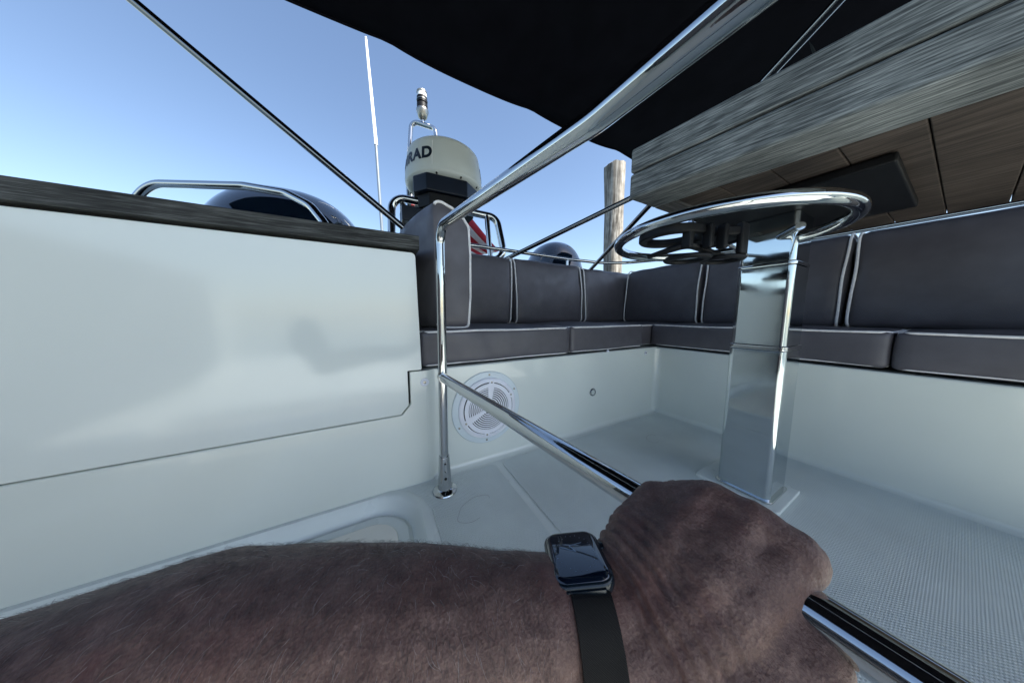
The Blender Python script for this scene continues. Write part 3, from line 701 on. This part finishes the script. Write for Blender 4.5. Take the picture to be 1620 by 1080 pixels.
# ------------------------------------------------------------------ outboard engines
def engine(cx, cy, ztop, rx, ry, hz, label):
    t = thing('outboard_engine', (cx, cy, -.4), label, 'engine', 'glossy black outboard engines at the stern')
    nlat, nlon = 22, 48; vs = []; fs = []
    for i in range(nlat+1):
        el = math.pi/2*i/nlat
        for k in range(nlon):
            a = 2*math.pi*k/nlon; c, s = math.cos(a), math.sin(a)
            pr = math.cos(el)**.75 if i < nlat else 0.001; pz = math.sin(el)
            vs.append((cx+rx*pr*math.copysign(abs(c)**.85, c), cy+ry*pr*math.copysign(abs(s)**.85, s), ztop-hz+hz*pz))
    for i in range(nlat):
        for k in range(nlon): l = (k+1) % nlon; fs.append((i*nlon+k, i*nlon+l, (i+1)*nlon+l, (i+1)*nlon+k))
    fs.append(tuple(range(nlon))); part('cowl', (vs, fs), COWL, t)
    z0 = ztop-hz
    part('cowl_skirt', lathe([(rx*.97, z0-.28), (rx*1.0, z0-.02), (rx*1.0, z0-.002)], (cx, cy, 0), 'Z', 40), COWL, t)
    # air-scoop moulding
    pts = [(cx+rx*.80*math.cos(b), cy-ry*.55, z0+hz*.80*math.sin(b)) for b in [math.pi*k/16 for k in range(17)]]
    part('scoop_rim', tube(pts, .022, 12), COWL, t)
    part('midsection', lathe([(.06, -.9), (.10, -.5), (rx*.55, z0-.40), (rx*.7, z0-.285)], (cx, cy, 0), 'Z', 24), BLACKP, t)
    settle(t); return t
engine(-.395, 1.98, 1.225, .395, .46, .45, 'large glossy black engine cowl rising behind the wooden counter')
engine(1.88, 2.45, 1.385, .30, .40, .46, 'glossy black engine cowl seen above the middle back cushion')
lr = thing('counter_rail', (-.3, 1.2, .757), 'curved chrome grab rail behind the dark wooden counter', 'rail')
part('rail', tube(fillet([(-.95, 1.62, .76), (-.72, 1.50, 1.02), (-.40, 1.30, 1.00), (-.262, 1.20, .965), (-.185, 1.14, .915), (-.14, 1.095, .845), (-.125, 1.07, .755)], .12, 7), .0135, 20), CHROME, lr); settle(lr)

# ------------------------------------------------------------------ wooden pile
pts = []; rad = []; P0, P1 = V((3.44, 2.79, -1.6)), V((3.52, 2.955, 2.965))
for k in range(40):
    u = k/39; p = P0.lerp(P1, u); p += V((.02*math.sin(u*9), .02*math.cos(u*7), 0)); pts.append(p)
    rad.append(.148+.034*sm(.82, .99, u)-.008*math.sin(u*14)-.012*(1-abs(2*((u*1.6) % 1)-1)))
vf = tube(pts, rad, 40); vv = []
for i, p in enumerate(vf[0]):
    c = pts[i//40]; d = p-c; a = math.atan2(d.y, d.x); k = 1+.035*noise.noise(V((math.cos(a)*3.5, math.sin(a)*3.5, c.z*.5)))+.02*noise.noise(V((math.cos(a)*14, math.sin(a)*14, c.z*.4)))
    q = c+d*k
    if i//40 == 39: q.z += .035*noise.noise(V((math.cos(a)*2, math.sin(a)*2, 5)))+.02*math.cos(a)
    vv.append(q)
pi_ = part('wooden_pile', (vv, vf[1]), PILE, None, True, 50)
tag(pi_, 'weathered round wooden mooring pile standing beyond the settee corner', 'pile')

# ------------------------------------------------------------------ the person's arm and hand
def cap(bm, a, b, ra, rb, n=7):
    a, b = V(a), V(b); L_ = (b-a).length; t = (b-a).normalized() if L_ > 1e-6 else V((0, 0, 1))
    seg = 20; nrm = t.orthogonal().normalized(); bn = t.cross(nrm); rows = []
    prof = [(-ra*math.cos(x), ra*math.sin(x)) for x in [math.pi/2*k/n for k in range(n+1)]]
    prof += [(L_+rb*math.sin(x), rb*math.cos(x)) for x in [math.pi/2*k/n for k in range(n+1)]]
    for h, r in prof: rows.append([bm.verts.new(a+t*h+(nrm*math.cos(2*math.pi*k/seg)+bn*math.sin(2*math.pi*k/seg))*max(r, 1e-5)) for k in range(seg)])
    for i in range(len(rows)-1):
        for k in range(seg): l = (k+1) % seg; bm.faces.new((rows[i][k], rows[i][l], rows[i+1][l], rows[i+1][k]))
    bm.faces.new(rows[0][::-1]); bm.faces.new(rows[-1])
bm = bmesh.new()
WR = V((.1088, .101, .3345)); F1 = V((.0546, .1241, .3352)); F2 = V((.0089, .1430, .3392)); F3 = V((-.042, .1690, .3386)); F4 = V((-.105, .198, .3350)); EL = V((-.215, .222, .318)); SH = V((-.33, -.08, .42))
for a, b, ra, rb in ((WR, F1, .0330, .0385), (F1, F2, .0385, .0425), (F2, F3, .0425, .0450), (F3, F4, .0450, .0480), (F4, EL, .0480, .0480), (EL, SH, .050, .056), (WR+V((-.004, .004, -.008)), F1+V((0, .0, -.012)), .033, .038)):
    cap(bm, a, b, ra, rb)
MC = [V((.2045, .1045, .3735)), V((.2140, .0830, .3890)), V((.2190, .0600, .3885)), V((.2240, .0395, .3810))]
WB = [V((.130, .098, .3405)), V((.132, .088, .338)), V((.131, .078, .332)), V((.130, .070, .326))]
for i in range(4):
    mid = WB[i].lerp(MC[i], .5)+V((-.004, -.002, .004))
    cap(bm, WB[i], mid, .0255, .0235-.001*i); cap(bm, mid, MC[i], .0235-.001*i, .0165-.0006*i)
    if i < 3: cap(bm, MC[i]+V((-.002, 0, -.001)), MC[i+1]+V((-.002, 0, -.001)), .0172, .0165)
    if i < 3: cap(bm, mid, WB[i+1].lerp(MC[i+1], .75), .0235, .0180)
bl = WB[0].lerp(MC[0], .60)+V((-.0065, .004, .003)); cap(bm, bl, bl+V((.006, -.004, 0)), .0205, .0205); k0_ = MC[0]+V((-.0080, .0050, -.0010)); cap(bm, k0_, MC[1]+V((-.006, .002, -.0045)), .0175, .0175); cap(bm, bl, k0_, .0205, .0178)
cap(bm, WR, WB[1], .033, .026); cap(bm, WR+V((0, -.012, -.004)), WB[3], .027, .025)
cap(bm, WB[3]+V((.005, -.008, -.004)), V((.195, .030, .345)), .027, .022)
cap(bm, V((.150, .075, .330)), V((.190, .055, .350)), .027, .020)
# fingers curl over the mid rail
ra0, ra1 = V((.2035, .125, .364)), V((.2225, -.265, .362)); rax = (ra1-ra0).normalized()
FR = [.0100, .0105, .0100, .0088]; tips = []
for i in range(4):
    s = (MC[i]-ra0).dot(rax); c = ra0+rax*s; up = V((0, 0, 1)); side = rax.cross(up); side = side if side.x > 0 else -side
    rr = .0127+FR[i]*.95; P = [MC[i]]
    for k, ang in enumerate((62 if i else 34, 20 if i else 8, -22, -66, -108, -140)):
        a = math.radians(ang); P.append(c+side*math.cos(a)*rr*1.03+up*math.sin(a)*rr*1.03+rax*.0015*(k-2))
    for k in range(len(P)-1):
        r0 = FR[i]*((1.35 if i else 1.6) if k == 0 else 1.02-.03*k); r1 = FR[i]*(1.02-.03*(k+1)); cap(bm, P[k], P[k+1], r0, r1, 5)
# thumb leaves the near side of the palm and closes under the rail
T0, T1, T2, T3 = V((.150, .095, .345)), V((.180, .108, .350)), V((.1935, .1185, .3445)), V((.2120, .1150, .3425))
cap(bm, T0, T1, .0215, .0165); cap(bm, T1, T2, .0160, .0115); cap(bm, T2, T3, .0108, .0095)
me = bpy.data.meshes.new('person'); bm.to_mesh(me); bm.free()
ob = bpy.data.objects.new('person', me); COL.objects.link(ob)
rm = ob.modifiers.new('r', 'REMESH'); rm.mode = 'VOXEL'; rm.voxel_size = .0017
sm_ = ob.modifiers.new('s', 'SMOOTH'); sm_.factor = .6; sm_.iterations = 12
dg = bpy.context.evaluated_depsgraph_get(); dg.update(); me2 = bpy.data.meshes.new_from_object(ob.evaluated_get(dg))
COL.objects.unlink(ob); bpy.data.objects.remove(ob)
# creases at the wrist, tendons and lumps on the back of the hand
me2.update(); nrm = [v.normal.copy() for v in me2.vertices]
CA = V((.131, .109, .36)); 
for v, nn in zip(me2.vertices, nrm):
    p = v.co.copy(); d = noise.noise(p*40)*.0010+noise.noise(p*120)*.0002
    if p.x > .10:
        t = (p-V((.134, .09, .34))).dot(V((.97, -.15, .1)))        # distance past the wrist fold
        k = math.exp(-(t/.012)**2)
        fold = math.sin(t*900+4*noise.noise(p*30))*.0021*math.exp(-((t-.010)/.020)**2)*(.4+.9*abs(noise.noise(p*45)))
        d += fold-.0026*math.exp(-((t+.001)/.0035)**2)
        if t > .01: d += .0016*noise.noise(V((p.x*18, p.y*70, p.z*70)))+.0004*noise.noise(p*90)-.0005*max(0, .12-abs(noise.noise(p*62)))/.12*1.0-.0003*max(0, .15-abs(noise.noise(p*150+V((7, 0, 0)))))/.15
    v.co = p+nn*d
me2.name = 'person'; me2.materials.clear(); me2.materials.append(SKIN); me2.shade_smooth()
per = link(bpy.data.objects.new('person', me2))
tag(per, 'tanned hairy forearm reaching from the left, hand gripping the steel rail', 'person')
sl = MB(); sl.add(tube([EL.lerp(SH, .45), EL.lerp(SH, .6), EL.lerp(SH, .8), SH, SH+V((-.02, -.08, .04))], [.062, .066, .070, .074, .070], 32)); slo = sl.build('sleeve', CLOTH, per)

# hairs on the forearm
from mathutils.bvhtree import BVHTree
bv = BVHTree.FromPolygons([v.co for v in me2.vertices], [tuple(p.vertices) for p in me2.polygons])
def hairs(name, num, m, rmin, rmax, lmin, lmax, curl):
    mb = MB(); ax = (EL-WR).normalized()
    for _ in range(num):
        s = random.random()**.9; base = [WR, F1, F2, F3, F4, EL]; q = s*4.9; i = int(q); c = base[i].lerp(base[i+1], q-i)
        if s < .10 and random.random() < .8: continue
        a = random.uniform(-math.pi*.5, math.pi*.62); side = ax.cross(V((0, 0, 1))).normalized()
        d = V((0, 0, 1))*math.cos(a)+side*math.sin(a)*(1)
        hit = bv.ray_cast(c+d*.12, -d)
        if hit[0] is None: continue
        p, nn = hit[0], hit[1].normalized()
        ln = random.uniform(lmin, lmax); cl = noise.noise_vector(p*22); flow = (V((0, 0, -1))*.9+ax*(.35+cl.x*1.2)+V((0, -.5, 0))+cl*.5+V((random.gauss(0, .2), random.gauss(0, .2), random.gauss(0, .2))))
        flow = (flow-nn*flow.dot(nn)).normalized(); tw = nn.cross(flow)*random.uniform(-curl, curl); lift = random.uniform(.25, .85)
        P = []; 
        for k in range(6):
            u = k/5; P.append(p-nn*.0004+flow*ln*u*.9+nn*ln*lift*.42*math.sin(min(u*2.3, 2.6))+tw*ln*u*u)
        r = random.uniform(rmin, rmax); mb.add(tube(P, [r, r, r*.9, r*.75, r*.55, r*.2], 3, cap=False))
    o = mb.build(name, m, per); o['kind'] = 'stuff'; return o
def hand_hairs(num):
    mb = MB()
    for _ in range(num):
        i = random.uniform(0, 2.99); k = int(i); u = random.uniform(.05, .85)
        c = WB[k].lerp(WB[k+1], i-k).lerp(MC[k].lerp(MC[k+1], i-k), u); d = V((random.uniform(-.9, .2), random.uniform(-.8, .8), 1)).normalized()
        hit = bv.ray_cast(c+d*.08, -d)
        if hit[0] is None or hit[1].z < -.1: continue
        p, nn = hit[0], hit[1].normalized(); f = V((.3+random.gauss(0, .25), -.7+random.gauss(0, .25), -.3)); f = (f-nn*f.dot(nn)).normalized(); ln = random.uniform(.002, .005)
        mb.add(tube([p-nn*.0003, p+f*ln*.4+nn*ln*.3, p+f*ln*.8+nn*ln*.35, p+f*ln*1.1+nn*ln*.2], [.00004, .00004, .00003, .00001], 3, cap=False))
    o = mb.build('hand_hair', HAIRM, per); o['kind'] = 'stuff'
hairs('arm_hair', 9500, HAIRM, .00004, .00008, .003, .0085, .5)
hairs('pale_arm_hair', 900, HAIRL, .000032, .000055, .004, .011, .5)

hand_hairs(1300)

# ------------------------------------------------------------------ watch
wt = thing('wristwatch', (.1132, .1156, .362), 'dark square-faced smartwatch on a black woven metal band', 'watch')
TL, TR, BR, BL = V((.1061, .1365, .3605)), V((.1323, .1225, .3622)), V((.1207, .0962, .3690)), V((.0944, .1097, .3655))
ux = ((TR-TL)+(BR-BL)).normalized(); uy = ((TL-BL)+(TR-BR)).normalized(); uy = (uy-ux*uy.dot(ux)).normalized(); un = ux.cross(uy).normalized()
if un.z < 0: un = -un
WC = (TL+TR+BR+BL)/4+un*.0015-uy*.0030
def wl(x, y, z): return WC+ux*x+uy*y+un*z
def wslab(hx, hy, r, levels):
    """stack of rounded rectangles (inset, height)"""
    vs = []; fs = []; n_ = None
    for ins, h in levels:
        o_ = rrect(-hx+ins, hx-ins, -hy+ins, hy-ins, max(r-ins, .001), 8); n_ = len(o_); vs += [wl(a, b, h) for a, b in o_]
    for i in range(len(levels)-1):
        for k in range(n_): fs.append((i*n_+k, i*n_+(k+1) % n_, (i+1)*n_+(k+1) % n_, (i+1)*n_+k))
    fs += [tuple(range(n_)), tuple((len(levels)-1)*n_+k for k in range(n_))]; return vs, fs
part('case', wslab(.0200, .0236, .0095, [(.004, -.0090), (.001, -.0075), (0, -.005), (0, -.002), (.0006, -.0004), (.0014, .0003)]), WCASE, wt, True, 50)
part('glass', wslab(.0184, .0220, .0085, [(0, .0002), (.0004, .0009), (.0014, .0017), (.003, .0021)]), GLASS, wt, True, 60)
HANDS = mat("watch_hand_ink", (.25, .33, .42), .5, var=.1)
def hand(a0, a1, wd):
    a0, a1 = V((*a0, 0)), V((*a1, 0)); d = (a1-a0).normalized(); s = V((-d.y, d.x, 0))*wd
    vs = [a0-s, a0+s, a1+s*.6, a1-s*.6]; V8 = [wl(p.x, p.y, .00215) for p in vs]+[wl(p.x, p.y, .00235) for p in vs]
    part('watch_hand', (V8, [(0, 1, 2, 3), (4, 5, 6, 7), (0, 1, 5, 4), (1, 2, 6, 5), (2, 3, 7, 6), (3, 0, 4, 7)]), HANDS, wt, False)
hand((.0005, .0005), (-.0092, .0052), .00030); hand((.0005, .0005), (-.0030, .0062), .00042); hand((-.0030, .0062), (.0062, .0082), .00012)
mk_ = MB()
for k in range(24):
    a = 2*math.pi*k/24; rr = .0140 if k % 2 else .0132
    c = V((rr*math.sin(a)*.95, rr*math.cos(a)*1.15)); s = .00022
    mk_.add(([wl(c.x+dx*s, c.y+dy*s, .00222) for dx, dy in ((-1, -1), (1, -1), (1, 1), (-1, 1))], [(0, 1, 2, 3)]))
mk_.build('dial_mark', HANDS, wt, False)
cr_ = part('crown', tube([wl(.0194, .0095, -.0035), wl(.0214, .0095, -.0035), wl(.0222, .0095, -.0035)], [.0035, .0035, .0028], 18), WCASE, wt)
part('side_button', tube([wl(.0197, -.010, -.0035), wl(.0204, -.002, -.0035)], .0012, 8), WCASE, wt)
# band: wraps round the wrist
ax = (F1-WR).normalized(); cc = WR+ax*(-(WR-WC).dot(ax))*1.0
e1 = (un-ax*un.dot(ax)).normalized(); e2 = ax.cross(e1).normalized(); e2 = e2 if e2.dot(uy) < 0 else -e2
vs = []; fs = []; uvs = []; N = 72; hw = .0118
def rad_(a):
    d = e1*math.cos(a)+e2*math.sin(a); h = bv.ray_cast(cc+d*.09, -d)
    return (h[0]-cc).length+.0014 if h[0] else .036
LA, LB = WC-uy*.0238-un*.0045, WC+uy*.0238-un*.0045
def polar(p): q = p-cc; return math.atan2(q.dot(e2), q.dot(e1)), math.hypot(q.dot(e1), q.dot(e2))
A0, r0_ = polar(LA); A1, r1_ = polar(LB); A1 += 2*math.pi
RA = []
for i in range(N+1):
    a = A0+(A1-A0)*i/N; q = rad_(a); u = min(1, (a-A0)/.45); q2 = min(1, (A1-a)/.45)
    RA.append(q if min(u, q2) >= 1 else (max(q, r0_*(1-u)+q*u) if u < 1 else max(q, r1_*(1-q2)+q*q2)))
RA[0] = r0_; RA[-1] = r1_
for i in range(N+1):
    a = A0+(A1-A0)*i/N; d = e1*math.cos(a)+e2*math.sin(a)
    for (s, h) in ((-1, 0), (-1, .0016), (1, .0016), (1, 0)): vs.append(cc+d*(RA[i]+h)+ax*hw*s); uvs.append((s*hw*100, RA[i]*a*100))
for i in range(N):
    for q in range(4): fs.append((i*4+q, i*4+(q+1) % 4, (i+1)*4+(q+1) % 4, (i+1)*4+q))
fs += [(0, 1, 2, 3), (N*4, N*4+1, N*4+2, N*4+3)]
bd = part('band', (vs, fs), BAND, wt, True, 30); ul = bd.data.uv_layers.new(name='UVMap')
for l in bd.data.loops: ul.data[l.index].uv = uvs[l.vertex_index]
lug = part('lug', wslab(.0120, .0010, .001, [(0, -.006), (0, -.002)]), WCASE, wt)
lug.data.transform(Matrix.Translation(-uy*.0240))
settle(wt)
